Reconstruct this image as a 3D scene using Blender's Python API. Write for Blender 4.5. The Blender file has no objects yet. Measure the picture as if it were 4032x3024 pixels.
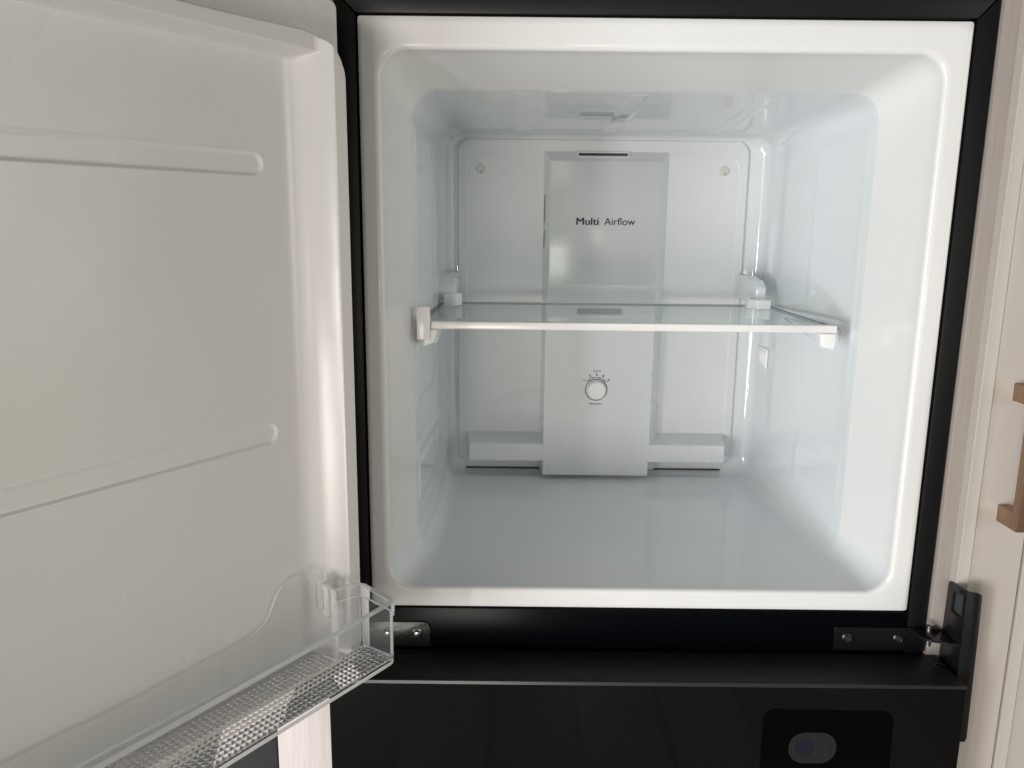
import bpy, bmesh, math, random
import numpy as np
from mathutils import Vector, Matrix
random.seed(4)
sc = bpy.context.scene
C = sc.collection

# ------------------------------------------------------------------ camera
cam_d = bpy.data.cameras.new('camera')
cam = bpy.data.objects.new('camera', cam_d); C.objects.link(cam)
cam_d.sensor_width = 36.0; cam_d.lens = 27.667; cam_d.clip_start = 0.02; cam_d.clip_end = 50
R = Vector((0.99994398, 0.00288985, 0.01018224)); F = Vector((-0.00086683, 0.98113301, -0.19333203))
U = Vector((-0.01054883, 0.19331237, 0.98108056))
cam.matrix_world = Matrix(((R.x, U.x, -F.x, -0.157185), (R.y, U.y, -F.y, -0.887148), (R.z, U.z, -F.z, 0.115957), (0, 0, 0, 1)))
sc.camera = cam
# ------------------------------------------------------------------ render + world
sc.render.engine = 'CYCLES'
sc.cycles.use_denoising = True
sc.cycles.max_bounces = 16; sc.cycles.transmission_bounces = 16; sc.cycles.diffuse_bounces = 8
sc.cycles.glossy_bounces = 8; sc.cycles.transparent_max_bounces = 16
sc.cycles.caustics_refractive = True; sc.cycles.caustics_reflective = True
sc.cycles.sample_clamp_indirect = 6.0
sc.cycles.blur_glossy = 0.5
sc.view_settings.view_transform = 'Standard'; sc.view_settings.look = 'None'
sc.view_settings.exposure = 0.0; sc.view_settings.gamma = 1.0
w = bpy.data.worlds.new('World'); sc.world = w; w.use_nodes = True
nt = w.node_tree; bg = nt.nodes['Background']
tc = nt.nodes.new('ShaderNodeTexCoord'); sp = nt.nodes.new('ShaderNodeSeparateXYZ'); rp = nt.nodes.new('ShaderNodeValToRGB')
mp = nt.nodes.new('ShaderNodeMapRange'); mp.inputs[1].default_value = -1; mp.inputs[2].default_value = 1
nt.links.new(tc.outputs['Generated'], sp.inputs[0]); nt.links.new(sp.outputs['Z'], mp.inputs[0])
nt.links.new(mp.outputs[0], rp.inputs[0]); nt.links.new(rp.outputs[0], bg.inputs[0])
e = rp.color_ramp.elements
e[0].position = 0.0; e[0].color = (0.10, 0.09, 0.08, 1)
e[1].position = 1.0; e[1].color = (0.42, 0.39, 0.35, 1)
m_ = e.new(0.42); m_.color = (0.13, 0.12, 0.11, 1)
m_ = e.new(0.58); m_.color = (0.30, 0.29, 0.28, 1)
bg.inputs[1].default_value = 0.12

def area(name, loc, target, sx, sy, power, col, spread=180):
    d = bpy.data.lights.new(name, 'AREA'); d.shape = 'RECTANGLE'; d.size = sx; d.size_y = sy
    d.energy = power; d.color = col; d.spread = math.radians(spread)
    o = bpy.data.objects.new(name, d); C.objects.link(o); o.location = loc
    o.rotation_euler = (Vector(target) - Vector(loc)).to_track_quat('-Z', 'Y').to_euler()
    return o
area('window_light_upper', (-2.35, -2.45, 0.35), (0.1, 0.0, 0.0), 0.50, 1.1, 25, (1.0, 0.93, 0.84))
area('window_light_lower', (-2.35, -2.45, -0.45), (0.1, 0.0, 0.0), 0.50, 1.0, 56, (0.84, 0.94, 1.0))
area('window_pane_light', (-1.92, -2.75, -0.30), (0.1, 0.0, 0.0), 0.20, 0.9, 21, (1.0, 0.93, 0.98))
area('side_room_light', (2.4, -1.3, 0.30), (-.4, -.2, 0.0), 1.2, 1.2, 14.5, (1.0, 0.97, 0.88))
area('side_room_light', (2.0, -0.9, -0.60), (-.4, -.2, 0.0), 0.8, 0.8, 2.5, (1.0, 0.85, 0.65))
area('sunlit_floor_bounce', (-0.9, -2.4, -0.70), (0, 0, 0), 0.6, 0.6, 19, (1.0, 0.93, 0.84))
area('far_room_light', (0.6, -3.6, 0.3), (0, 0, 0), 3.2, 2.4, 14, (1.0, 0.99, 0.96))
area('far_window_light', (0.155, -2.5, -0.135), (-.05, .42, .03), 0.055, 0.10, 1.6, (1.0, 0.93, 0.80))

# ------------------------------------------------------------------ materials
def mat(name, col, rough=0.4, metal=0.0, spec=0.5, coat=0.0, trans=0.0, ior=1.5, bump=None, var=None, var_scale=30, stretch=(1, 1, 1)):
    m = bpy.data.materials.new(name); m.use_nodes = True; t = m.node_tree; b = t.nodes['Principled BSDF']
    b.inputs['Base Color'].default_value = (*col, 1); b.inputs['Roughness'].default_value = rough
    b.inputs['Metallic'].default_value = metal; b.inputs['Specular IOR Level'].default_value = spec
    b.inputs['IOR'].default_value = ior; b.inputs['Coat Weight'].default_value = coat
    b.inputs['Coat Roughness'].default_value = 0.08
    b.inputs['Transmission Weight'].default_value = trans
    if bump or var:
        tc = t.nodes.new('ShaderNodeTexCoord'); mpn = t.nodes.new('ShaderNodeMapping'); mpn.inputs['Scale'].default_value = stretch
        t.links.new(tc.outputs['Object'], mpn.inputs[0])
    if bump:
        n = t.nodes.new('ShaderNodeTexNoise'); n.inputs['Scale'].default_value = bump[0]; n.inputs['Detail'].default_value = bump[2] if len(bump) > 2 else 3
        bp = t.nodes.new('ShaderNodeBump'); bp.inputs['Strength'].default_value = 1.0; bp.inputs['Distance'].default_value = bump[1]
        t.links.new(mpn.outputs[0], n.inputs[0]); t.links.new(n.outputs[0], bp.inputs['Height']); t.links.new(bp.outputs[0], b.inputs['Normal'])
    if var:
        n2 = t.nodes.new('ShaderNodeTexNoise'); n2.inputs['Scale'].default_value = var_scale; n2.inputs['Detail'].default_value = 5
        r = t.nodes.new('ShaderNodeValToRGB'); r.color_ramp.elements[0].color = (*col, 1); r.color_ramp.elements[1].color = (*var, 1)
        r.color_ramp.elements[0].position = 0.35; r.color_ramp.elements[1].position = 0.68
        t.links.new(mpn.outputs[0], n2.inputs[0]); t.links.new(n2.outputs[0], r.inputs[0]); t.links.new(r.outputs[0], b.inputs['Base Color'])
    return m
def specks(m, scale=7.0, rad=0.0045, dark=0.45):
    t = m.node_tree; b = t.nodes['Principled BSDF']; tc = t.nodes.new('ShaderNodeTexCoord')
    v = t.nodes.new('ShaderNodeTexVoronoi'); v.inputs['Scale'].default_value = scale
    r = t.nodes.new('ShaderNodeValToRGB'); r.color_ramp.elements[0].position = rad*.6; r.color_ramp.elements[0].color = (dark, dark*.98, dark*.93, 1)
    r.color_ramp.elements[1].position = rad; r.color_ramp.elements[1].color = (1, 1, 1, 1)
    x = t.nodes.new('ShaderNodeMix'); x.data_type = 'RGBA'; x.blend_type = 'MULTIPLY'; x.inputs[0].default_value = 1
    t.links.new(tc.outputs['Object'], v.inputs[0]); t.links.new(v.outputs['Distance'], r.inputs[0]); t.links.new(r.outputs[0], x.inputs[7])
    lk = b.inputs['Base Color'].links
    if lk: t.links.new(lk[0].from_socket, x.inputs[6])
    else: x.inputs[6].default_value = b.inputs['Base Color'].default_value[:]
    t.links.new(x.outputs[2], b.inputs['Base Color'])
    n = t.nodes.new('ShaderNodeTexNoise'); n.inputs['Scale'].default_value = 3.5; n.inputs['Detail'].default_value = 6; n.inputs['Distortion'].default_value = .8
    q = t.nodes.new('ShaderNodeMapRange'); ro = b.inputs['Roughness'].default_value; q.inputs[1].default_value = .35; q.inputs[2].default_value = .7; q.inputs[3].default_value = ro*.9; q.inputs[4].default_value = ro*1.25+.01
    t.links.new(tc.outputs['Object'], n.inputs[0]); t.links.new(n.outputs[0], q.inputs[0]); t.links.new(q.outputs[0], b.inputs['Roughness'])
M = {}
M['mouth'] = mat('warm_lit_white_plastic', (0.79, 0.785, 0.77), 0.14, spec=0.5, bump=(14, 0.0003, 2))  # same shell plastic; warm room light at the mouth is put into its white
M['liner'] = mat('white_liner_plastic', (0.752, 0.778, 0.797), 0.035, spec=0.65, bump=(9, 0.0001, 1), var=(0.744, 0.771, 0.79), var_scale=4)  # cooler white of the same shell, tinted for the light inside
M['doorliner'] = mat('white_door_plastic', (0.735, 0.73, 0.715), 0.25, bump=(14, 0.0008, 2), var=(0.725, 0.72, 0.705), var_scale=4)
M['cover'] = mat('satin_white_plastic', (0.725, 0.745, 0.75), 0.30, spec=0.4, bump=(900, 0.00004, 2))
M['duct'] = mat('glossy_white_duct', (0.62, 0.635, 0.64), 0.20, spec=0.5, bump=(25, 0.0003, 2))
M['white'] = mat('white_clip_plastic', (0.88, 0.88, 0.865), 0.28)
M['trim'] = mat('white_trim', (0.86, 0.84, 0.83), 0.22)
M['black'] = mat('black_painted_steel', (0.0055, 0.0055, 0.006), 0.36, spec=0.28, bump=(700, 0.00004, 2))
M['blackbar'] = mat('black_gloss_crossbar', (0.0015, 0.0018, 0.003), 0.24, spec=0.07)
M['blacksat'] = mat('black_satin_cap', (0.008, 0.008, 0.009), 0.55, spec=0.3, bump=(900, 0.00006, 2))
M['blackgloss'] = mat('black_glass', (0.0042, 0.0042, 0.0042), 0.04, spec=0.35)
M['blackedge'] = mat('glass_edge', (0.014, 0.015, 0.015), 0.35)
M['bracket'] = mat('black_coated_bracket', (0.008, 0.008, 0.010), 0.22, bump=(60, 0.0003, 3))
M['slot'] = mat('dark_slot', (0.04, 0.045, 0.045), 0.6)
M['greyslot'] = mat('grey_slot', (0.22, 0.24, 0.24), 0.6)
M['ink'] = mat('black_ink', (0.012, 0.014, 0.02), 0.5)
M['inkgrey'] = mat('grey_ink', (0.035, 0.04, 0.045), 0.5)
M['cap'] = mat('yellowed_cap', (0.62, 0.62, 0.54), 0.35)
M['zinc'] = mat('zinc_plate', (0.028, 0.030, 0.029), 0.34, metal=0.8, bump=(380, 0.00018, 5), var=(0.065, 0.07, 0.066), var_scale=420)
M['screw'] = mat('bright_screw', (0.62, 0.65, 0.62), 0.18, metal=1.0)
M['screwdark'] = mat('dark_screw', (0.16, 0.16, 0.15), 0.35, metal=1.0, bump=(400, 0.0003, 2))
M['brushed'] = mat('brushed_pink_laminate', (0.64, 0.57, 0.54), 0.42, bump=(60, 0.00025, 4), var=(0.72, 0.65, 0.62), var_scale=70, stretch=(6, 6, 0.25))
M['brushed_shaded'] = mat('brushed_pink_laminate_shaded', (0.345, 0.30, 0.265), 0.42, bump=(60, 0.00012, 4), var=(0.375, 0.33, 0.295), var_scale=70, stretch=(6, 6, 0.25))  # same laminate darkened; the weaker light on this side is in its colour
M['cabinet'] = mat('cream_lacquer', (0.49, 0.445, 0.405), 0.34, bump=(25, 0.0002, 2))
M['brass'] = mat('brushed_brass', (0.36, 0.235, 0.15), 0.40, metal=0.85, bump=(250, 0.0001, 3))
M['darkappl'] = mat('dark_grey_panel', (0.035, 0.037, 0.040), 0.3)
M['clear'] = mat('clear_polystyrene', (1.0, 1.0, 1.0), 0.0, trans=0.97, ior=1.5)
def thin_clear(name, col=(.994, .996, .998, 1), ior=1.38, milk=.035):
    m = bpy.data.materials.new(name); m.use_nodes = True; t = m.node_tree; t.nodes.remove(t.nodes['Principled BSDF'])
    o = t.nodes['Material Output']; a = t.nodes.new('ShaderNodeBsdfTransparent'); a.inputs[0].default_value = col
    g_ = t.nodes.new('ShaderNodeBsdfGlossy'); g_.inputs['Roughness'].default_value = 0.02
    f = t.nodes.new('ShaderNodeFresnel'); f.inputs['IOR'].default_value = ior; x = t.nodes.new('ShaderNodeMixShader')
    ge = t.nodes.new('ShaderNodeNewGeometry'); mm_ = t.nodes.new('ShaderNodeMath'); mm_.operation = 'SUBTRACT'; mm_.inputs[0].default_value = 1.0
    m2 = t.nodes.new('ShaderNodeMath'); m2.operation = 'MULTIPLY'      # the inner side of a pane has no mirror of its own
    t.links.new(ge.outputs['Backfacing'], mm_.inputs[1]); t.links.new(f.outputs[0], m2.inputs[0]); t.links.new(mm_.outputs[0], m2.inputs[1])
    t.links.new(m2.outputs[0], x.inputs[0]); t.links.new(a.outputs[0], x.inputs[1]); t.links.new(g_.outputs[0], x.inputs[2]); di = t.nodes.new('ShaderNodeBsdfDiffuse'); di.inputs[0].default_value = (.9, .92, .93, 1); mk = t.nodes.new('ShaderNodeMixShader'); mk.inputs[0].default_value = milk
    t.links.new(x.outputs[0], mk.inputs[1]); t.links.new(di.outputs[0], mk.inputs[2]); t.links.new(mk.outputs[0], o.inputs[0])
    return m
M['thin'] = thin_clear('thin_clear_plastic')
M['clearedge'] = mat('lit_clear_edge', (0.96, 0.97, 0.98), 0.22, trans=0.35, ior=1.45)  # translucent bin edges, whitened to stand in for light caught along them
M['glass'] = thin_clear('tempered_glass', (.925, .972, .962, 1), 1.42, 0.02)
M['glassedge'] = mat('teal_glass_edge', (0.03, 0.115, 0.11), 0.15, spec=0.5)
M['dim_oval'] = mat('dim_grey_oval', (0.009, 0.010, 0.0105), 0.5)
M['navy'] = mat('navy_ring', (0.002, 0.003, 0.018), 0.5)

specks(M['liner'], 6.0, .012); specks(M['mouth'], 6.0, .012, .55); specks(M['doorliner'], 5.0, .010, .6); specks(M['cover'], 9.0, .010, .6)
g_t = M['blackgloss'].node_tree; g_n = g_t.nodes.new('ShaderNodeTexNoise'); g_n.inputs['Scale'].default_value = 14; g_n.inputs['Detail'].default_value = 8
g_m = g_t.nodes.new('ShaderNodeMapRange'); g_m.inputs[1].default_value = .4; g_m.inputs[2].default_value = .8; g_m.inputs[3].default_value = .03; g_m.inputs[4].default_value = .10
g_t.links.new(g_n.outputs[0], g_m.inputs[0]); g_t.links.new(g_m.outputs[0], g_t.nodes['Principled BSDF'].inputs['Roughness'])
# ------------------------------------------------------------------ helpers
def link(name, me, m, parent=None, smooth=False, mats=None):
    o = bpy.data.objects.new(name, me); C.objects.link(o)
    for mm in (mats or [m]): me.materials.append(mm)
    if parent: o.parent = parent
    if smooth:
        for p in me.polygons: p.use_smooth = True
    return o
def mesh(name, V, Fc, m, parent=None, smooth=False, xf=None, mats=None, midx=None, auto=None):
    me = bpy.data.meshes.new(name)
    V = [tuple(map(float, v)) for v in V]
    if xf: V = [tuple(xf @ Vector(v)) for v in V]
    me.from_pydata(V, [], [tuple(f) for f in Fc]); me.update()
    o = link(name, me, m, parent, smooth, mats)
    if midx is not None: me.polygons.foreach_set('material_index', midx)
    if auto: me.set_sharp_from_angle(angle=math.radians(auto))
    return o
def bm_obj(name, bm, m, parent=None, xf=None, auto=35, recalc=True):
    if xf: bm.transform(xf)
    if recalc: bmesh.ops.recalc_face_normals(bm, faces=bm.faces)
    me = bpy.data.meshes.new(name); bm.to_mesh(me); bm.free()
    o = link(name, me, m, parent, True); me.set_sharp_from_angle(angle=math.radians(auto))
    return o
def add_box(bm, x0, x1, y0, y1, z0, z1, bev=0.0, seg=2):
    r = bmesh.ops.create_cube(bm, size=1)
    for v in r['verts']:
        v.co = Vector(((x0+x1)/2 + v.co.x*(x1-x0), (y0+y1)/2 + v.co.y*(y1-y0), (z0+z1)/2 + v.co.z*(z1-z0)))
    if bev:
        es = list({e for v in r['verts'] for e in v.link_edges})
        bmesh.ops.bevel(bm, geom=es, offset=bev, segments=seg, affect='EDGES', profile=0.5)
def box(name, x0, x1, y0, y1, z0, z1, m, parent=None, bev=0.0, seg=2, xf=None):
    bm = bmesh.new(); add_box(bm, x0, x1, y0, y1, z0, z1, bev, seg); return bm_obj(name, bm, m, parent, xf)
def add_prism(bm, pts, axis, a, b, bev=0.0, seg=2):
    """extrude a 2D polygon along axis from a to b; pts given in the two other axes in order"""
    def mk(p, t):
        q = [0, 0, 0]; o = [i for i in range(3) if i != axis]; q[o[0]] = p[0]; q[o[1]] = p[1]; q[axis] = t; return Vector(q)
    A = [bm.verts.new(mk(p, a)) for p in pts]; B = [bm.verts.new(mk(p, b)) for p in pts]; n = len(pts)
    fs = [bm.faces.new(A), bm.faces.new(B[::-1])] + [bm.faces.new((A[i], B[i], B[(i+1) % n], A[(i+1) % n])) for i in range(n)]
    if bev:
        es = list({e for f in fs for e in f.edges})
        bmesh.ops.bevel(bm, geom=es, offset=bev, segments=seg, affect='EDGES', profile=0.5)
def prism(name, pts, axis, a, b, m, parent=None, bev=0.0, xf=None, seg=2):
    bm = bmesh.new(); add_prism(bm, pts, axis, a, b, bev, seg); return bm_obj(name, bm, m, parent, xf)
def lathe(name, prof, m, parent=None, loc=(0, 0, 0), n=40, axis='-Y', xf=None, auto=40):
    V = []; Fc = []
    for r, t in prof:
        for i in range(n):
            a = 2*math.pi*i/n; V.append((loc[0] + r*math.cos(a), loc[1] - t, loc[2] + r*math.sin(a)))
    for j in range(len(prof)-1):
        for i in range(n):
            Fc.append((j*n+i, j*n+(i+1) % n, (j+1)*n+(i+1) % n, (j+1)*n+i))
    Fc.append(list(range((len(prof)-1)*n, len(prof)*n)))
    return mesh(name, V, Fc, m, parent, True, xf, auto=auto)
def empty(name, loc, **kw):
    o = bpy.data.objects.new(name, None); C.objects.link(o); o.location = loc; o.empty_display_size = 0.05
    for k, v in kw.items(): o[k] = v
    return o
def keep(o, parent):
    """parent without moving (things sit under an empty that has a location)"""
    o.parent = parent; o.matrix_parent_inverse = Matrix.Translation(-Vector(parent.location)); return o
def rrect(xl, xr, zt, zb, r, ns=24, nc=10, nz=None):
    nz = nz or ns; P = []
    def seg(a, b, n):
        for i in range(n): t = i/n; P.append((a[0]+(b[0]-a[0])*t, a[1]+(b[1]-a[1])*t))
    def arc(cx, cz, a0):
        for i in range(nc): a = a0 + math.pi/2*i/nc; P.append((cx + r*math.cos(a), cz + r*math.sin(a)))
    arc(xr-r, zb+r, -math.pi/2); seg((xr, zb+r), (xr, zt-r), nz)
    arc(xr-r, zt-r, 0); seg((xr-r, zt), (xl+r, zt), ns)
    arc(xl+r, zt-r, math.pi/2); seg((xl, zt-r), (xl, zb+r), nz)
    arc(xl+r, zb+r, math.pi); seg((xl+r, zb), (xr-r, zb), ns)
    return P
def sstep(a, b, x):
    t = np.clip((x-a)/(b-a), 0, 1); return t*t*(3-2*t)
def sd_rr(x, z, x0, x1, z0, z1, r):
    """signed distance, positive inside"""
    cx, cz = (x0+x1)/2, (z0+z1)/2; qx = np.abs(x-cx)-(x1-x0)/2+r; qz = np.abs(z-cz)-(z1-z0)/2+r
    return -(np.hypot(np.maximum(qx, 0), np.maximum(qz, 0)) + np.minimum(np.maximum(qx, qz), 0) - r)
def lines(lo, hi, step, dense):
    L = [np.arange(lo, hi+step/2, step), np.array([lo, hi])]
    for c, wd, s in dense: L.append(np.arange(c-wd, c+wd+s/2, s))
    a = np.unique(np.round(np.concatenate(L), 6)); a = a[(a >= lo-1e-9) & (a <= hi+1e-9)]
    out = [a[0]]
    for v in a[1:]:
        if v-out[-1] > 0.00018: out.append(v)
    return np.array(out)
def grid_mesh(name, X, Z, H, fn, m, parent, keepmask=None, auto=50):
    """fn(x,z,h)->xyz arrays"""
    gx, gz = np.meshgrid(X, Z, indexing='ij'); P = fn(gx, gz, H)
    V = np.stack([p.ravel() for p in P], 1); nz = len(Z); nx = len(X)
    i, j = np.meshgrid(np.arange(nx-1), np.arange(nz-1), indexing='ij'); a = (i*nz+j).ravel()
    Fc = np.stack([a, a+nz, a+nz+1, a+1], 1)
    if keepmask is not None: Fc = Fc[keepmask.ravel()]
    me = bpy.data.meshes.new(name); me.from_pydata(V.tolist(), [], Fc.tolist()); me.update()
    return link(name, me, m, parent, True)
def text_mesh(name, s, x0, x1, z0, z1, y, m, parent, offset=0.0, rot=0.0, center=None, height=None, squeeze=None, bold=None):
    cu = bpy.data.curves.new('t', 'FONT'); cu.body = s; cu.size = 1; cu.offset = offset; cu.resolution_u = 4
    o = bpy.data.objects.new('t', cu); me = bpy.data.meshes.new_from_object(o)
    bpy.data.objects.remove(o); bpy.data.curves.remove(cu)
    co = np.array([v.co[:] for v in me.vertices]); mn = co.min(0); mx = co.max(0)
    if center is None:
        sx = (x1-x0)/(mx[0]-mn[0]); sz = (z1-z0)/(mx[1]-mn[1])
        X = x0 + (co[:, 0]-mn[0])*sx; Z = z0 + (co[:, 1]-mn[1])*sz
    else:
        k = height/(mx[1]-mn[1]); X = (co[:, 0]-(mn[0]+mx[0])/2)*k*(squeeze or 1); Z = (co[:, 1]-(mn[1]+mx[1])/2)*k
        c, s_ = math.cos(rot), math.sin(rot); X, Z = center[0]+c*X-s_*Z, center[1]+s_*X+c*Z
    for i, v in enumerate(me.vertices): v.co = (X[i], y(Z[i]) if callable(y) else y, Z[i])
    if bold:
        bm = bmesh.new()
        for k in bold:
            for v in me.vertices: v.co.x += k
            bm.from_mesh(me)
            for v in me.vertices: v.co.x -= k
            me_y = .00006
            for v in me.vertices: v.co.y -= me_y
        bm.to_mesh(me); bm.free()
    me.name = name; return link(name, me, m, parent)

# ================================================================== REFRIGERATOR
fridge = empty('refrigerator', (0, 0, -1.0), label='black refrigerator with its empty white freezer compartment standing open', category='refrigerator')
FL = -1.0
W, H2 = 0.325, 0.335

# --- freezer liner: flange, funnel mouth, walls, floor, ceiling, back, one moulded shell
secs = []
def S(y, xl, xr, zt, zb, r): secs.append((y, xl, xr, zt, zb, r))
S(0.012, -.3252, .3252, .3352, -.3352, .0035)
S(0.0010, -.3252, .3252, .3352, -.3352, .0035)
S(0.0000, -.3243, .3243, .3343, -.3343, .0028)
S(0.0000, -.3200, .3195, .3280, -.3290, .010)
S(0.0000, -.3090, .3075, .3090, -.3165, .030)
for t, d in ((.0, 0), (.3, .0006), (.55, .0018), (.78, .0038), (.92, .0058), (1, .0078)):
    q = .0065*math.sin(t*math.pi/2)
    S(d, -.3085+q, .3070-q, .3085-q, -.3160+q*.75, .030)
for k in range(1, 9):
    t = k/8; y = .0078 + (.104-.0078)*t
    S(y, -.3020+.0195*t, .3005-.0205*t, .3020-.0230*t, -.3111+.0035*t, .030+.002*t)
for (yy, o) in ((.1060, .0002), (.1085, .0005), (.1120, .0008), (.1160, .0010)):
    S(yy, -.2825-o*-1, .2800-o, .2790-o, -.3076+o*.1, .032)
yb = .4535
N = 64
for k in range(1, N+1):
    t = k/N; y = .116 + (.436-.116)*t
    S(y, -.2815+.0135*t, .2790-.0200*t, .2780-.0110*t, -.3071+.0040*t, .032-.006*t)
x0, x1, zt, zb = -.2680, .2590, .2670, -.3031
for k in range(1, 9):
    a = k/8*math.pi/2; rr = .016
    S(.436+rr*math.sin(a), x0+rr*(1-math.cos(a)), x1-rr*(1-math.cos(a)), zt-rr*(1-math.cos(a)), zb+rr*(1-math.cos(a)), .026)
S(yb, -.235, .215, .235, -.27, .02)
NS, NC, NZ = 150, 12, 90
rings = []
def emb_top(x, y):
    p = 0.0
    for c_ in (-.1475, -.0060, .1575):
        p += .0014*float(sstep(-.0013, .0013, sd_rr(np.array(x-c_), np.array(y), -.0105, .0105, -.2, .412, .010)))
    return p
def emb_left(y, z):
    p = sstep(-.0015, .0015, sd_rr(np.array(y), np.array(z), .10, .262, -.105, .236, .022))*.0016
    p += -.0007*float(abs(z-.142) < .0018)*float(.12 < y < .235)
    p += .0016*float(sstep(-.003, .003, sd_rr(np.array(y), np.array(z), .12, .365, -.178, -.170, .004)))
    p += .0022*float(sstep(-.0015, .0015, sd_rr(np.array(y), np.array(z), .10, .262, -.245, -.188, .012)))
    return float(p)
for (y, xl, xr, zt_, zb_, r) in secs:
    P = rrect(xl, xr, zt_, zb_, r, NS, NC, NZ); out = []
    for (x, z) in P:
        if .12 < y < .43:
            if abs(x-xl) < 1e-6: x = x + emb_left(y, z)
            elif abs(x-xr) < 1e-6: x = x - emb_left(y, z)*.4
            elif abs(z-zt_) < 1e-6: z = z - emb_top(x, y)
        out.append((x, y, z))
    rings.append(out)
V = [p for r in rings for p in r]; n = len(rings[0]); Fc = []
for j in range(len(rings)-1):
    for i in range(n): Fc.append((j*n+i, j*n+(i+1) % n, (j+1)*n+(i+1) % n, (j+1)*n+i))
Fc.append(list(range((len(rings)-1)*n, len(rings)*n)))
jm = [k for k in range(len(secs)) if secs[k][0] >= .1040][0]
cut = jm*n
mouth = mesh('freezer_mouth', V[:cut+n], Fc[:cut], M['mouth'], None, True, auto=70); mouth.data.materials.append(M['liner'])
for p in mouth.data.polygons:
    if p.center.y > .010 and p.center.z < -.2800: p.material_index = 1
keep(mouth, fridge)
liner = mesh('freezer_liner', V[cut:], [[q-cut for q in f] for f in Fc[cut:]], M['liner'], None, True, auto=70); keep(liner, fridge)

# --- outer case (five panels behind the frame) and the black front frame
bm = bmesh.new()
add_box(bm, -.3500, -.3440, .014, .62, FL, .3640); add_box(bm, .3440, .3500, .014, .62, FL, .3640)
add_box(bm, -.3438, .3438, .014, .62, .3580, .3640); add_box(bm, -.3438, .3438, .56, .62, FL, .3578)
add_box(bm, -.3438, .3438, .014, .558, FL, FL+.04)
keep(bm_obj('outer_case', bm, M['black']), fridge)
def bar(pts, nm='frame_bar'):
    return keep(prism(nm, pts, 1, -.0016, .014, M['black'], None, bev=.0011), fridge)
wI, wO, tI, tO, mI, mO = .3268, .3497, .3368, .3620, -.3368, -.3900
bar([(wI+.0006, tI+.0002), (wO, tO-.0022), (wO, FL), (wI+.0006, FL)])
bar([(-wI-.0006, tI+.0002), (-wO, tO-.0022), (-wO, FL), (-wI-.0006, FL)])
bar([(-wI, tI+.0006), (wI, tI+.0006), (wO-.0006, tO), (-wO+.0006, tO)])
keep(prism('crossbar', [(-wI, mI), (wI, mI), (wI, mO-.02), (-wI, mO-.02)], 1, -.0010, .014, M['blackbar'], None, bev=.0009), fridge)

# --- air duct cover on the back wall (one moulded heightfield part)
YP = .4455
Xd = lines(-.2535, .2285, .003, [(-.2495, .003, .0006), (-.2365, .0025, .0007), (-.2355, .002, .0007), (-.1055, .006, .0006), (-.0995, .002, .0006), (.0755, .004, .0006), (.0945, .0025, .0007),
           (-.2275, .005, .0007), (.2035, .004, .0007), (.2105, .0025, .0007), (-.0535, .0015, .0005), (.0262, .0015, .0005), (.0214, .0015, .0006), (.2110, .002, .0007), (.2245, .003, .0007)])
Zd = lines(-.2975, .2625, .003, [(.2585, .003, .0006), (.2405, .002, .0006), (.2325, .0012, .0004), (.2385, .0012, .0004), (.2245, .002, .0006), (.2366, .002, .0007), (-.2320, .0025, .0007), (-.2412, .003, .0006),
           (-.2708, .0022, .0004), (-.2935, .0025, .0005), (-.0148, .0065, .0008), (.015, .013, .0012), (-.286, .004, .0008)])
gx, gz = np.meshgrid(Xd, Zd, indexing='ij')
low = sstep(.026, -.001, gz)                         # duct steps forward below the text panel
hmax = .0250 + .0230*low + np.clip((-.02-gz)/.27, 0, 1)*-.004
xlf = -.1003 - .0042*low; xrf = .0775 - .0035*low
tl = (gx+.1095)/(xlf+.1095); tr = (.0945-gx)/(.0945-xrf); tt = (.2407-gz)/.0162
tt = np.where(gz < .20, 9, tt)
duct = np.clip(np.minimum(np.minimum(tl, tr), tt), 0, 1)*hmax
lx0 = -.2365 + 0*gx
lt = np.minimum(np.minimum((gx+.2365)/.0070, (.2110-gx)/.0085), (-.2310-gz)/.0102)
ledge = np.clip(lt, 0, 1)*(hmax*.985)
ledge = np.where(gz < -.2708, 0, ledge)
Hh = np.maximum(duct, np.where(gz < -.22, ledge, 0))
ins = sd_rr(gx, gz, -.2355, .2108, -.34, .2366, .026)
Hh = np.maximum(Hh, 0) - .0012*sstep(-.0009, .0009, ins)*(Hh < .0005)
slot = (gx > -.0535) & (gx < .0262) & (gz > .2325) & (gz < .2385); Hh = np.where(slot, -.006, Hh)
s2 = sd_rr(gx, gz, -.0535, .0214, -.0200, -.0098, .005); Hh = Hh - .009*sstep(-.0006, .0006, s2)
# skirt under the ledge is set back at the outer corners and the rounded plate edge
edge = sd_rr(gx, gz, -.2495, .2245 + 0*gx, -.2875, .2585, .018)
skirt = sd_rr(gx, gz, -.2395, .2105, -.2945, -.26, .0015)
ed = np.maximum(edge, skirt)
chim = sd_rr(gx, gz, -.1060, .0740, -.2962, .10, .001); ed = np.maximum(ed, chim)
Hh = np.where((gz < -.2715) & (chim < .0), np.minimum(Hh, .010), Hh)
Hh = np.where(ed < .0, Hh*0 - .0065*sstep(0, -.0012, ed), Hh*np.where(ed < .0008, .93, 1))
cover = grid_mesh('air_duct_cover', Xd, Zd, Hh, lambda x, z, h: (x, YP-h, z), M['cover'], None)
keep(cover, fridge)
def sub(o): o.parent = cover; o.matrix_parent_inverse = Matrix.Translation(-Vector(fridge.location)) @ Matrix.Identity(4); return o
def sub(o):
    o.parent = cover; o.matrix_parent_inverse = cover.matrix_parent_inverse.inverted() @ Matrix.Translation(-Vector(fridge.location)); return o
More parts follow.
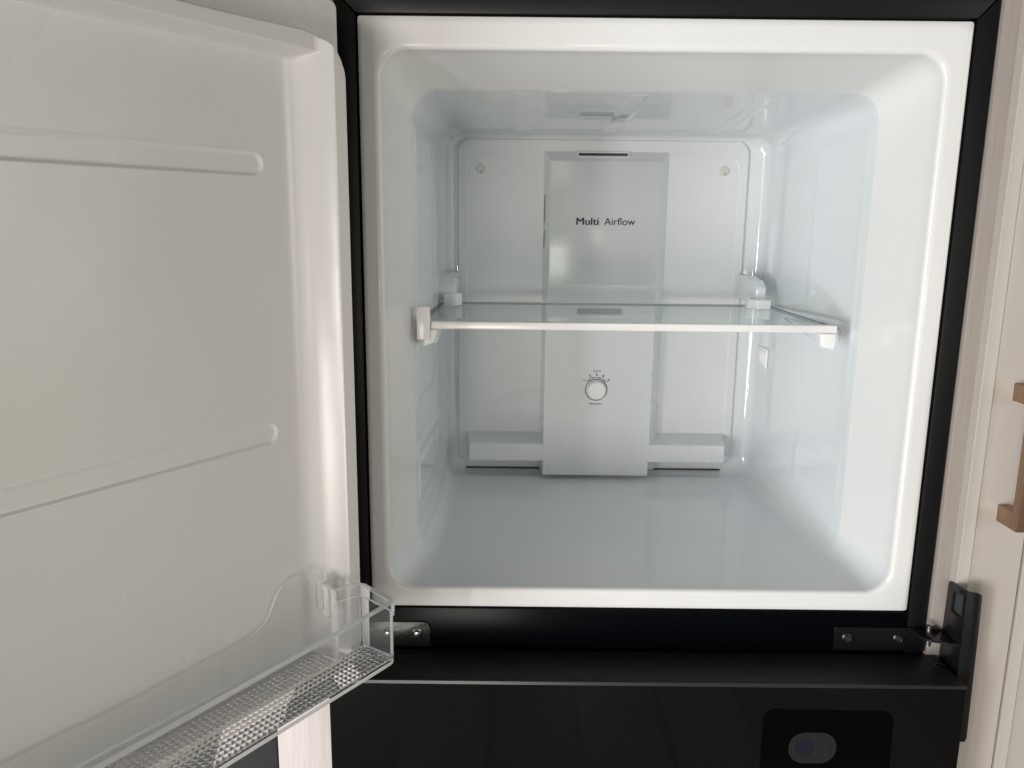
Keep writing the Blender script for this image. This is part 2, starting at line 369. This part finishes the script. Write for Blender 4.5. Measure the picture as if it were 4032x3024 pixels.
# inset face panel with the printing
fp = prism('front_panel', [(-.1000, .2242), (.0771, .2242), (.0765, .0268), (-.0993, .0268)], 1, YP-.0262, YP-.0244, M['duct'], bev=.0006); sub(fp)
yt = YP-.0262-.0003
sub(text_mesh('lettering', 'Multi', -.0566, -.0208, .1236, .1350, yt, M['ink'], None, offset=.0, bold=(0, .0003, .0006, .0009)))
sub(text_mesh('lettering', 'Airflow', -.0112, .0388, .1236, .1352, yt, M['ink'], None, offset=.0, bold=(0, .00022)))
bm = bmesh.new()
for (a, b, c_, d_) in ((-.0555, .0282, .2385, .2397), (-.0555, .0282, .2308, .2320), (-.0555, -.0543, .2320, .2385), (.0270, .0282, .2320, .2385)):
    yy = .4300 if c_ < .233 else .4385
    if b-a < .01: add_prism(bm, [(.4300, .2308), (.4316, .2308), (.4425, .2397), (.4400, .2397)], 0, a, b)
    else: add_box(bm, a, b, yy-.0006, yy+.003, c_, d_)
sub(bm_obj('slot_rim', bm, M['white']))
sub(box('slot_shutter', -.0530, .0258, .4385, .4400, .2327, .2352, M['greyslot']))
sub(box('slot_shadow_gap', -.0530, .0258, .4440, .4460, .2352, .2384, M['slot']))
for (za, zb_) in ((.1715, .1267), (.1142, .0858)):
    sub(prism('side_vent', [(-.10835, .4404), (-.10745, .4378), (-.10765, .4376), (-.10860, .4402)], 2, zb_, za, M['greyslot']))
for cx_ in (-.2130, .1862):
    o = lathe('screw_cap', [(.0078, 0), (.0078, .0012), (.0068, .0020), (.0035, .0023), (.0001, .0024)], M['cap'], None, (cx_, YP+.0008, .2122)); sub(o)
    b_ = box('cap_notch', cx_-.0003, cx_+.0012, YP-.0018, YP-.0012, .2062, .2100, M['greyslot'], None); sub(b_)
for xa, xb in ((-.2380, -.1085), (.0765, .2090)):
    sub(box('contact_shade_strip', xa, xb, .4425, .4470, -.2972, -.2957, M['slot']))  # dark strips put in as contact shade below the cover
# dial
kx, kz = -.0180, -.1457; ky = YP-.0458
sub(lathe('dial_recess', [(.0188, -.0005), (.0188, .0006), (.0180, .0008), (.0001, .0008)], M['greyslot'], None, (kx, ky, kz), 60))
prof = [(.0170, .0005), (.0166, .0020), (.0148, .0100), (.0142, .0112), (.0134, .0117), (.0001, .0119)]
V = []; Fc = []; n = 96
for r_, t_ in prof:
    for i in range(n):
        rr = r_*(1 + (.018 if (i % 3 == 0) else 0)*(1 if r_ > .0143 else 0)); a = 2*math.pi*i/n
        V.append((kx+rr*math.cos(a), ky-t_, kz+rr*math.sin(a)))
for j in range(len(prof)-1):
    for i in range(n): Fc.append((j*n+i, j*n+(i+1) % n, (j+1)*n+(i+1) % n, (j+1)*n+i))
Fc.append(list(range((len(prof)-1)*n, len(prof)*n)))
sub(mesh('dial_knob', V, Fc, M['white'], None, True, auto=28))
sub(box('lower_slot', -.0515, .0194, YP-.0405, YP-.0395, -.0192, -.0106, M['greyslot']))
yd = ky-.0010
def arcseg(a0, a1, r0, r1, mm):
    V = []; k = 8
    for i in range(k+1):
        a = math.radians(a0+(a1-a0)*i/k)
        for r in (r0, r1):
            for yy in (yd+.0014, yd): V.append((kx+r*math.cos(a), yy, kz+r*math.sin(a)))
    Fc = []
    for i in range(k):
        b = i*4; Fc += [(b+1, b+5, b+7, b+3), (b, b+1, b+5, b+4)[::-1], (b+2, b+3, b+7, b+6)]
    return mesh('dial_arc_mark', V, Fc, mm)
for a0, a1 in ((136, 121), (114, 97), (84, 67), (59, 42)):
    sub(arcseg(a0, a1, .0200, .0214, M['ink']))
for a0, a1 in ((118, 116), (91.5, 89.5), (64, 62), (140, 138), (40, 38)):
    sub(arcseg(a0, a1, .0200, .0216, M['inkgrey']))
for s_, a in zip('12345', (141, 115, 90, 65, 39)):
    ar = math.radians(a)
    sub(text_mesh('dial_number', s_, 0, 0, 0, 0, yd, M['inkgrey'], None, offset=.018, rot=ar-math.pi/2, center=(kx+.0258*math.cos(ar), kz+.0258*math.sin(ar)), height=.0054))
sub(text_mesh('dial_caption', 'Optimal', 0, 0, 0, 0, yd, M['inkgrey'], None, offset=.01, center=(kx+.0008, -.1140), height=.0036, squeeze=1.05))
sub(text_mesh('dial_caption', 'Fridge Control', 0, 0, 0, 0, yd, M['inkgrey'], None, offset=.015, center=(kx-.0008, -.1700), height=.0036, squeeze=.92))

# --- moulded vent / drawer stop on the right wall
bm = bmesh.new()
add_box(bm, .2560, .2595, .3850, .3866, -.1050, -.0745, .0006); add_box(bm, .2575, .2600, .3866, .4350, -.0745, -.0733, .0004)
for k in range(7): add_box(bm, .2587, .2612, .3925+k*.006, .3945+k*.006, -.1000, -.0800, .0004)
keep(bm_obj('wall_vent', bm, M['white']), fridge)
# --- shelf supports moulded on the walls
for s, xw, xi in ((-1, -.2745, -.2470), (1, .2336, .2175)):
    bm = bmesh.new()
    xs = sorted((xw, xi)); mid = (xw*0.45+xi*0.55)
    pts = [(.335, .006), (.335, .030), (.350, .041), (.400, .0455), (.444, .0455), (.444, .006)]
    add_prism(bm, pts, 0, xs[0], xs[1], .003, 3)
    keep(bm_obj('rear_shelf_support', bm, M['liner']), fridge)
    xw2, xi2 = (-.279, -.2545) if s < 0 else (.276, .2460)
    xs = sorted((xw2, xi2))
    bm = bmesh.new(); add_prism(bm, [(.112 if s < 0 else .150, -.0095), (.112 if s < 0 else .150, -.029), (.160, -.0270), (.285, -.0115), (.285, -.0095)], 0, xs[0], xs[1], .002, 3)
    keep(bm_obj('shelf_rail', bm, M['liner']), fridge)

# --- hinge hardware
hb = prism('hinge_plate', [(-.3400, -.3550), (-.2625, -.3550), (-.2580, -.3562), (-.2556, -.3595), (-.2548, -.3640), (-.2543, -.3870), (-.3400, -.3870)], 1, -.0032, -.0014, M['zinc'], bev=.0005)
keep(hb, fridge)
def hsub(o, p): o.parent = p; o.matrix_parent_inverse = p.matrix_parent_inverse.copy(); o.matrix_parent_inverse = Matrix.Identity(4) @ Matrix.Identity(4); return o
def childof(o, p):
    o.parent = p; o.matrix_parent_inverse = Matrix.Identity(4); return o
for x in (-.2702, -.3060):
    childof(lathe('screw', [(.0062, 0), (.0062, .0012), (.0045, .0022), (.0042, .0050), (.0036, .0058), (.0001, .0062)], M['screw'], None, (x, -.0032, -.3690), 24), hb)
# right bracket: arm on the crossbar, folded cheek with a square hole, front flange
hr = prism('hinge_bracket', [(.2385, -.3560), (.2400, -.3565), (.3668, -.3550), (.3668, -.3860), (.2385, -.3860)], 1, -.0034, -.0014, M['bracket'], bev=.0006)
keep(hr, fridge)
for x in (.2540, .3165):
    childof(lathe('screw', [(.0060, 0), (.0060, .0010), (.0046, .0022), (.0040, .0046), (.0024, .0048), (.0022, .0034), (.0001, .0032)], M['screwdark'], None, (x, -.0034, -.3695), 24), hr)
bm = bmesh.new()
# cheek built from strips round a rectangular hole
T0, T1 = .3672, .3686
add_prism(bm, [(-.0075, -.2935), (-.0110, -.2905), (-.0215, -.2890), (-.0215, -.3560), (-.0060, -.3560), (-.0066, -.3400)], 0, T0, T1)
add_prism(bm, [(-.0400, -.2868), (-.0215, -.2890), (-.0215, -.2985), (-.0400, -.2960)], 0, T0, T1)
add_prism(bm, [(-.0400, -.3215), (-.0215, -.3225), (-.0215, -.3560), (-.0400, -.3560)], 0, T0, T1)
add_prism(bm, [(-.0450, -.2862), (-.0400, -.2868), (-.0400, -.3560), (-.0450, -.3560)], 0, T0, T1)
add_prism(bm, [(-.0450, -.3560), (-.0060, -.3560), (-.0060, -.3860), (-.0450, -.4700)], 0, T0, T1)
childof(bm_obj('cheek_plate', bm, M['bracket']), hr)
childof(prism('front_flange', [(.3672, -.2862), (.3800, -.2885), (.3835, -.2905), (.3848, -.2945), (.3885, -.4740), (.3870, -.4790), (.3800, -.4795), (.3672, -.4400)], 1, -.0470, -.0452, M['bracket'], bev=.0007), hr)
rim = [(-.0200, -.2975), (-.0320, -.2935), (-.0412, -.2955), (-.0418, -.3190), (-.0380, -.3250), (-.0205, -.3240)]
bm = bmesh.new()
for i in range(6):
    a = Vector((T0-.0004, *rim[i])); b = Vector((T0-.0004, *rim[(i+1) % 6])); dvec = (b-a)
    r = bmesh.ops.create_cone(bm, segments=8, radius1=.0009, radius2=.0009, depth=dvec.length+.0010, cap_ends=True)
    q = dvec.to_track_quat('Z', 'Y').to_matrix().to_4x4(); bmesh.ops.transform(bm, matrix=Matrix.Translation((a+b)/2) @ q, verts=r['verts'])
childof(bm_obj('hole_lip', bm, M['bracket']), hr)
childof(box('hole_pocket', .3692, .3702, -.0450, -.0202, -.3300, -.2930, M['slot']), hr)
for (x, y, z) in ((.3430, -.0200, -.3470), (.3385, -.0290, -.3600)):
    bm = bmesh.new(); r = bmesh.ops.create_cone(bm, segments=20, radius1=.0036, radius2=.0034, depth=.007, cap_ends=True)
    bmesh.ops.translate(bm, verts=r['verts'], vec=(x, y, z)); childof(bm_obj('pivot_pin', bm, M['screwdark']), hr)
bm = bmesh.new(); add_prism(bm, [(.3300, -.0034), (.3300, -.0240), (.3380, -.0340), (.3500, -.0360), (.3668, -.0440), (.3668, -.0034)], 2, -.3575, -.3550, .0006); add_prism(bm, [(.3480, -.3550), (.3545, -.3500), (.3580, -.3500), (.3640, -.3550)], 1, -.0110, -.0085, .0005); childof(bm_obj('pivot_shelf', bm, M['bracket']), hr)

# --- lower (fridge) door
ld = box('fridge_door', -.3625, .3625, -.0720, -.0060, FL+.03, -.3890, M['blacksat'], None, bev=.0012); keep(ld, fridge)
childof(prism('glass_front', [(-.3630, -.3885), (.3615, -.3885), (.3628, -.3895), (.3632, -.3915), (.3632, FL+.03), (-.3632, FL+.03)], 1, -.0752, -.0722, M['blackedge'], bev=.0006), ld)
childof(box('gloss_sheet', -.3622, .3622, -.0756, -.0752, FL+.031, -.3925, M['blackgloss']), ld)
childof(lathe('hinge_hole', [(.0058, -.002), (.0058, .0006), (.0046, .0006), (.0046, -.001), (.0001, -.0012)], M['bracket'], None, (0, 0, 0), 28, xf=Matrix.Translation((.3530, -.0330, -.3888)) @ Matrix.Rotation(-math.pi/2, 4, 'X')), ld)
cp = prism('black_patch', [(.1340, -.4300), (.1370, -.4225), (.1440, -.4190), (.2700, -.4205), (.2790, -.4235), (.2830, -.4310), (.2860, -.56), (.1340, -.56)], 1, -.0760, -.0757, mat('deep_black', (0.0008, 0.0008, 0.0008), 0.35, spec=0.1)); childof(cp, ld)  # flat rounded black patch carrying a dim oval with rings and bars
op = [(x, z) for x, z in rrect(.1655, .2205, -.4485, -.4880, .0185, 4, 8)]
childof(prism('oval_patch', op, 1, -.0764, -.0761, M['dim_oval']), ld)
def ring(name, cx_, cz_, r0, r1, y0, m, par):
    V = []; Fc = []; n = 32
    for i in range(n):
        a = 2*math.pi*i/n
        for r in (r0, r1): V.append((cx_+r*math.cos(a), y0, cz_+r*math.sin(a)))
    for i in range(n): b = 2*i; c = 2*((i+1) % n); Fc.append((b, b+1, c+1, c))
    return childof(mesh(name, V, Fc, m), par)
ring('oval_ring', .1830, -.4680, .0022, .0068, -.07665, M['navy'], ld)
ring('oval_ring', .1830, -.4680, .0088, .0108, -.07665, M['navy'], ld)
for k, (xa, za, zb_) in enumerate(((.1955, -.461, -.475), (.1992, -.459, -.466), (.1992, -.468, -.478), (.2030, -.4565, -.4625), (.2030, -.4645, -.4705), (.2030, -.4725, -.4790), (.2075, -.458, -.478), (.1700, -.463, -.473))):
    childof(box('oval_bar', xa, xa+.0022, -.0767, -.0765, zb_, za, M['ink']), ld)

# ================================================================== OPEN FREEZER DOOR (local frame u, h, z)
du = Vector((-0.57835131, -0.81578782, 0)); dn = Vector((0.81578782, -0.57835131, 0)); P0 = Vector((-.3363, -.05, 0))
XF = Matrix(((du.x, dn.x, 0, P0.x), (du.y, dn.y, 0, P0.y), (0, 0, 1, 0), (0, 0, 0, 1)))
DW, DT, DB = .700, .3345, -.3760
Ul = lines(0, DW, .004, [(.004, .004, .001), (.0205, .0035, .0006), (.030, .009, .002), (.0385, .0035, .0005), (.058, .020, .0015), (.104, .012, .0009), (.650, .03, .002), (.676, .004, .001)])
Zl = lines(DB, DT, .004, [(.331, .004, .001), (.285, .0125, .0009), (.2680, .0065, .0006), (.250, .013, .0015), (.172, .0135, .0006), (-.0865, .0155, .0006), (-.345, .02, .002)])
gu, gz = np.meshgrid(Ul, Zl, indexing='ij')
do = sd_rr(gu, gz, .0185, DW-.0185, -.368, .2965, .044)
um = np.minimum(gu, DW-gu)
wr = np.where(gz > 0, .0050 + .0165*sstep(.030, .17, um), .005)
q_ = np.clip(do/wr, 0, 1); rise = .0355*np.where(do > 0, (1-(1-q_)**2)**.5, 0)
def smax(a, b, k): h_ = np.clip(.5+.5*(a-b)/k, 0, 1); return b+(a-b)*h_ + k*h_*(1-h_)
def smin(a, b, k): return -smax(-a, -b, k)
side = .0362*(1-np.clip((um-.0370)/.044, 0, 1))**2.5
top = .0215*(1-np.clip((.2785-gz)/.0095, 0, 1))**1.4
bot = .0355*(1-np.clip((gz+.345)/.02, 0, 1))**1.5
hh = smax(side, top, .005)-.0015*np.exp(-(np.abs(side-top)/.006)**2)*0; hh = smax(hh, bot, .003); hh = smin(rise, np.minimum(hh, .0368), .0022); hh = np.where(do <= 0, 0, np.maximum(hh, 0))
def groove(z0, tilt, u0, wv):
    zz = z0 + tilt*(gu-.1); s = sd_rr(gu, gz-zz, u0, DW-u0, -wv, wv, wv*.98)
    return -.0019*sstep(-.0018, .0022, s) + .0004*np.exp(-(s/.0022)**2)
hh = hh + groove(.1722, -.008, .0985, .0098) + groove(-.0845, -.014, .0965, .0100)
# round the sheet's corners
cu, cz_ = gu.copy(), gz.copy(); rc = .007
for (sx, ccx) in ((-1, rc), (1, DW-rc)):
    for (sz, ccz) in ((1, DT-rc), (-1, DB+rc)):
        mask = ((gu-ccx)*sx > 0) & ((gz-ccz)*sz > 0); d = np.hypot(gu-ccx, gz-ccz); mx = np.maximum(np.abs(gu-ccx), np.abs(gz-ccz))
        k = np.where((d > 1e-9) & mask, mx/np.maximum(d, 1e-9), 1); cu = np.where(mask, ccx+(gu-ccx)*k, cu); cz_ = np.where(mask, ccz+(gz-ccz)*k, cz_)
def dmap(u, z, h): return (P0.x+du.x*cu+dn.x*h, P0.y+du.y*cu+dn.y*h, cz_)
door = prism('freezer_door', rrect(.0005, DW-.0005, DT-.0005, DB+.0005, .007, 2, 6), 1, -.062, -.0060, M['black'], bev=.0, xf=XF); keep(door, fridge)
childof(grid_mesh('door_liner', Ul, Zl, hh, dmap, M['doorliner'], None), door)
def pill(name, u, h, z, ru, rh, rz, m, par):
    bm = bmesh.new(); r = bmesh.ops.create_uvsphere(bm, u_segments=24, v_segments=16, radius=1)
    for v in bm.verts:
        c = v.co; zz = c.z
        v.co = Vector((u+c.x*ru, h+c.y*rh, z+(zz*rh*1.0 + (rz-rh)*(1 if zz > 0 else -1 if zz < 0 else 0))))
    return childof(bm_obj(name, bm, m, None, XF), par)
pill('bin_lug', .0630, .0265, -.2700, .0050, .0062, .0205, M['doorliner'], door)

# ================================================================== CLEAR DOOR BIN
binE = empty('door_bin', tuple(XF @ Vector((.35, .045, -.3365))), label='clear plastic door bin with a diamond patterned base low on the open freezer door', category='door bin')
half = [(.35, .0045, -.2900), (.26, .0045, -.2895), (.19, .0045, -.2865), (.160, .0045, -.2850), (.145, .0045, -.2830), (.135, .0045, -.2805), (.127, .0045, -.2765), (.121, .0046, -.2710), (.117, .0048, -.2640), (.113, .0050, -.2560),
        (.107, .0052, -.2480), (.099, .0056, -.2425), (.090, .0060, -.2400), (.081, .0064, -.2392), (.0735, .0074, -.2398), (.0690, .0095, -.2410), (.0668, .0130, -.2430), (.0660, .0190, -.2455), (.0652, .0280, -.2500), (.0646, .0350, -.2530),
        (.0635, .0385, -.2545), (.0600, .0400, -.2550), (.0480, .0402, -.2565), (.0330, .0404, -.2590), (.0275, .0412, -.2610), (.0246, .0438, -.2625), (.0238, .0480, -.2640), (.0236, .0650, -.2660), (.0235, .0790, -.2675),
        (.0244, .0838, -.2680), (.0275, .0872, -.2682), (.0330, .0884, -.2684), (.06, .0885, -.2690), (.12, .0885, -.2708), (.20, .0885, -.2728), (.28, .0885, -.2745), (.35, .0885, -.2755)]
path = half + [(DW-u_, h_, z_) for (u_, h_, z_) in half[::-1][1:-1]]
n = len(path)
def bin_wall():
    out = []; inn = []
    for i in range(n):
        a = Vector(path[i-1][:2]); b = Vector(path[i][:2]); c = Vector(path[(i+1) % n][:2])
        d1 = (b-a).normalized(); d2 = (c-b).normalized(); t = (d1+d2).normalized(); nm = Vector((t.y, -t.x))
        # outward = away from the bin's inside
        k = 1.0/max(.6, math.sqrt((1+d1.dot(d2))/2)); out.append((b, nm*k))
    cen = Vector((.35, .05)); sgn = 1
    b, nm = out[len(half)-1]; sgn = 1 if nm.y > 0 else -1
    levels = lambda zt: [(-.3385, 0.0), (-.3340, .0003), (zt-.0160, .0006), (zt-.0150, .0022), (zt-.0005, .0026), (zt, .0020)]
    V = []; L = 6; T = .0022
    for i, (b, nm) in enumerate(out):
        zt = path[i][2]; front = sstep(.036, .042, path[i][1])
        for (z, o) in levels(zt): p = b + nm*sgn*o*float(front); V.append((p.x, p.y, z))
        for (z, o) in levels(zt)[::-1]: p = b - nm*sgn*(T + (.0020 if z > zt-.004 else 0)*float(front)); V.append((p.x, p.y, z))
    Fc = []; q = 2*L
    for i in range(n):
        j = (i+1) % n
        for k in range(q): Fc.append((i*q+k, i*q+(k+1) % q, j*q+(k+1) % q, j*q+k))
    bm = bmesh.new(); vs = [bm.verts.new(v) for v in V]
    q_ = 0
    for f in Fc:
        fc = bm.faces.new([vs[k] for k in f]); k = q_ % q; seg_ = q_//q; q_ += 1
        fr = path[seg_][1] > .0395
        p_ = path[seg_]; uu = min(p_[0], DW-p_[0])
        corner = (uu < .0275 and .0780 < p_[1] < .0880) or (uu < .0280 and .0408 < p_[1] < .0470) or (.0630 < uu < .0655 and .0300 < p_[1] < .0400)
        if corner and k in (1, 2, 3): fc.material_index = 1
        if k in (4, 5) or (k in (0, 11)) or (k == 2 and fr) or (k == 6 and fr): fc.material_index = 1
    return bm
def bkeep(o): o.parent = binE; o.matrix_parent_inverse = Matrix.Translation(-Vector(binE.location)); return o
bw = bm_obj('bin_wall', bin_wall(), M['thin'], None, XF, auto=40); bw.data.materials.append(M['clearedge']); bkeep(bw)
# base with moulded pyramids underneath
def bin_base():
    V = []; Fc = []; zt_, zb_ = -.3320, -.3342; ph = .0021
    def rect(u0, u1, h0, h1, nu, nh, skip=None):
        b = len(V); V.extend([(u0, h0, zt_), (u1, h0, zt_), (u1, h1, zt_), (u0, h1, zt_)]); Fc.append((b, b+1, b+2, b+3))
        g = len(V); du_, dh_ = (u1-u0)/nu, (h1-h0)/nh
        for i in range(nu+1):
            for j in range(nh+1): V.append((u0+i*du_, h0+j*dh_, zb_))
        for i in range(nu):
            for j in range(nh):
                c = len(V); V.append((u0+(i+.5)*du_, h0+(j+.5)*dh_, zb_+ph*.0-ph))
                q = [g+i*(nh+1)+j, g+(i+1)*(nh+1)+j, g+(i+1)*(nh+1)+j+1, g+i*(nh+1)+j+1]
                for k in range(4): Fc.append((q[(k+1) % 4], q[k], c))
        return b, g
    def side(p, q):
        b = len(V); V.extend([(p[0], p[1], zt_), (q[0], q[1], zt_), (q[0], q[1], zb_), (p[0], p[1], zb_)]); Fc.append((b, b+1, b+2, b+3))
    A = (.0264, DW-.0264, .0430, .0860); B = (.0695, DW-.0695, .0075, .0430)
    rect(*A, 108, 7); rect(*B, 94, 6)
    side((A[0], A[2]), (A[0], A[3])); side((A[0], A[3]), (A[1], A[3])); side((A[1], A[3]), (A[1], A[2]))
    side((A[0], A[2]), (B[0], A[2])); side((B[1], A[2]), (A[1], A[2]))
    side((B[0], B[3]), (B[0], B[2])); side((B[0], B[2]), (B[1], B[2])); side((B[1], B[2]), (B[1], B[3]))
    bm = bmesh.new(); vs = [bm.verts.new(v) for v in V]
    for f in Fc: bm.faces.new([vs[k] for k in f])
    bmesh.ops.remove_doubles(bm, verts=bm.verts, dist=1e-6); bm.normal_update()
    for f in bm.faces:
        c = f.calc_center_median(); nz = f.normal.z
        if abs(nz) > .2: want = 1 if c.z > zt_-.0005 else -1; bad = nz*want < 0
        else: bad = f.normal.x*(c.x-.35)*.02 + f.normal.y*(c.y-.0465) < 0
        if bad: f.normal_flip()
    return bm
bb = bm_obj('bin_base', bin_base(), M['clear'], None, XF, auto=5, recalc=False); bkeep(bb)
bm = bmesh.new()
add_box(bm, .0668, .0684, .0150, .0166, -.2790, -.2460, .0003); add_box(bm, .0668, .0684, .0260, .0276, -.2790, -.2490, .0003)
add_box(bm, .0668, .0684, .0168, .0258, -.2806, -.2790, .0003)
bkeep(bm_obj('hanging_clip', bm, M['clear'], None, XF))

# ================================================================== GLASS SHELF
sh = empty('freezer_shelf', (-.008, .10, -.004), label='clear glass shelf with a white front trim across the middle of the freezer', category='shelf')
def skeep(o): o.parent = sh; o.matrix_parent_inverse = Matrix.Translation(-Vector(sh.location)); return o
gl = prism('glass_pane', [(-.2693, .1065), (.2449, .1065), (.2530, .385), (.2430, .3950), (-.2560, .3950), (-.2693, .385)], 2, -.0052, -.0010, M['glass'])
gl.data.materials.append(M['glassedge'])
for p in gl.data.polygons:
    if abs(p.normal.z) < .5: p.material_index = 1
    p.use_smooth = False
skeep(gl)
skeep(prism('front_trim', [(.0960, -.0084), (.0948, -.0070), (.0946, .0002), (.0956, .0012), (.1060, .0012), (.1062, -.0006), (.1062, -.0064), (.1010, -.0084)], 0, -.2608, .2488, M['trim'], bev=.0004))
skeep(box('trim_end_cap', -.2775, -.2612, .0870, .0990, -.0212, .0205, M['trim'], bev=.0013, seg=3))
skeep(prism('trim_foot', [(-.2618, -.0090), (-.2530, -.0090), (-.2570, -.0250), (-.2700, -.0305), (-.2700, -.0215), (-.2618, -.0215)], 1, .0930, .1080, M['white'], bev=.0008))
skeep(prism('trim_foot', [(.2285, -.0088), (.2486, -.0088), (.2478, -.0300), (.2300, -.0265)], 1, .0935, .1100, M['white'], bev=.0025, seg=3))
skeep(box('end_gasket', .2490, .2500, .0965, .1080, -.0050, .0012, M['slot']))
skeep(prism('ground_edge', [(-.2730, .1100), (-.2695, .1100), (-.2695, .3840), (-.2730, .3840)], 2, -.0050, -.0004, M['glassedge'], bev=.0003))
skeep(prism('ground_edge', [(.2452, .1100), (.2466, .1100), (.2548, .3840), (.2535, .3840)], 2, -.0050, -.0005, M['glassedge'], bev=.0003))
clipL = skeep(prism('rear_clip', [(-.2635, .3160), (-.2500, .3110), (-.2440, .3120), (-.2365, .3250), (-.2375, .3400), (-.2640, .3400)], 2, .0002, .0180, M['white'], bev=.0012))
clipR = skeep(prism('rear_clip', [(.2330, .3080), (.2120, .3080), (.2010, .3220), (.2030, .3400), (.2330, .3400)], 2, .0002, .0135, M['white'], bev=.0012))
skeep(box('rear_edge_strip', -.2500, .2380, .3952, .3970, -.0050, .0002, M['trim'], bev=.0004))

# ================================================================== CABINETRY ROUND THE FRIDGE
def thing(o, label, cat, group=None):
    o['label'] = label; o['category'] = cat
    if group: o['group'] = group
    return o
thing(box('filler_panel', .3512, .3745, -.0058, .58, FL, 1.0, M['brushed_shaded'], bev=.0009), 'brushed pinkish filler strip between the right side of the fridge and the cream cabinet', 'filler panel')
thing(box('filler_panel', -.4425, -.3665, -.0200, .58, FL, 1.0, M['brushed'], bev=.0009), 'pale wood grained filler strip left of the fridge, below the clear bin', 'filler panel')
da = thing(box('dark_appliance', -1.05, -.4440, -.0220, .55, FL, -.20, M['darkappl'], bev=.002), 'dark grey appliance panel at the far left edge below the open door', 'appliance')
# cream cabinet doors with a raised bead, second one beyond the gap
def cabinet_door(x0, x1, label, handle):
    root = empty('kitchen_cabinet', ((x0+x1)/2, -.02, FL), label=label, category='kitchen cabinet', group='cream kitchen cabinets right of the fridge')
    def k(o): o.parent = root; o.matrix_parent_inverse = Matrix.Translation(-Vector(root.location)); return o
    prof = [(x0, .0), (x0, -.0190), (x0+.0008, -.0200), (x0+.0112, -.0200), (x0+.0122, -.0206), (x0+.0134, -.0206), (x0+.0144, -.0196), (x0+.0160, -.0190), (x0+.0230, -.0186), (x1-.0009, -.0186), (x1, -.0178), (x1, 0)]
    k(prism('door_slab', prof, 2, FL+.01, 1.0, M['cabinet']))
    if handle:
        hz0, hz1, hx = -.0640, -.1950, .4060
        bm = bmesh.new()
        add_box(bm, hx, hx+.0135, -.0560, -.0452, hz1-.0160, hz0+.016, .0007)
        h = bm_obj('handle', bm, M['brass']); k(h)
        for zc in (hz0, hz1):
            b2 = box('handle_foot', hx, hx+.0135, -.0451, -.0186, zc-.0160+.0001 if zc < -.1 else zc-.004, zc+.004 if zc < -.1 else zc+.0159, M['brass'], bev=.0006)
            b2.parent = h
    return root
cabinet_door(.3690, .4425, 'cream cabinet door nearest the fridge with a brass bar handle', True)
cabinet_door(.4450, .80, 'cream cabinet door beyond the gap at the far right edge', False)
cb = box('cabinet_carcass', .3752, .80, .0010, .58, FL, 1.0, M['cabinet']); thing(cb, 'cream cabinet carcass behind the cabinet doors right of the fridge', 'cabinet')
M_floor = mat('floor_tile', (0.20, 0.175, 0.15), 0.35)
ft = M_floor.node_tree; fb = ft.nodes.new('ShaderNodeTexBrick'); fc_ = ft.nodes.new('ShaderNodeTexCoord'); ft.links.new(fc_.outputs['Object'], fb.inputs[0])
fb.offset = .5; fb.inputs['Scale'].default_value = 1; fb.inputs['Brick Width'].default_value = .20; fb.inputs['Row Height'].default_value = 1.2; fb.inputs['Mortar Size'].default_value = .006
fb.inputs['Color1'].default_value = (.22, .20, .175, 1); fb.inputs['Color2'].default_value = (.12, .107, .09, 1); fb.inputs['Mortar'].default_value = (.08, .075, .065, 1)
ft.links.new(fb.outputs[0], ft.nodes['Principled BSDF'].inputs['Base Color'])
fl = box('floor', -2.5, 2.5, -3.0, 1.0, FL-.05, FL-.001, M_floor); fl['kind'] = 'structure'
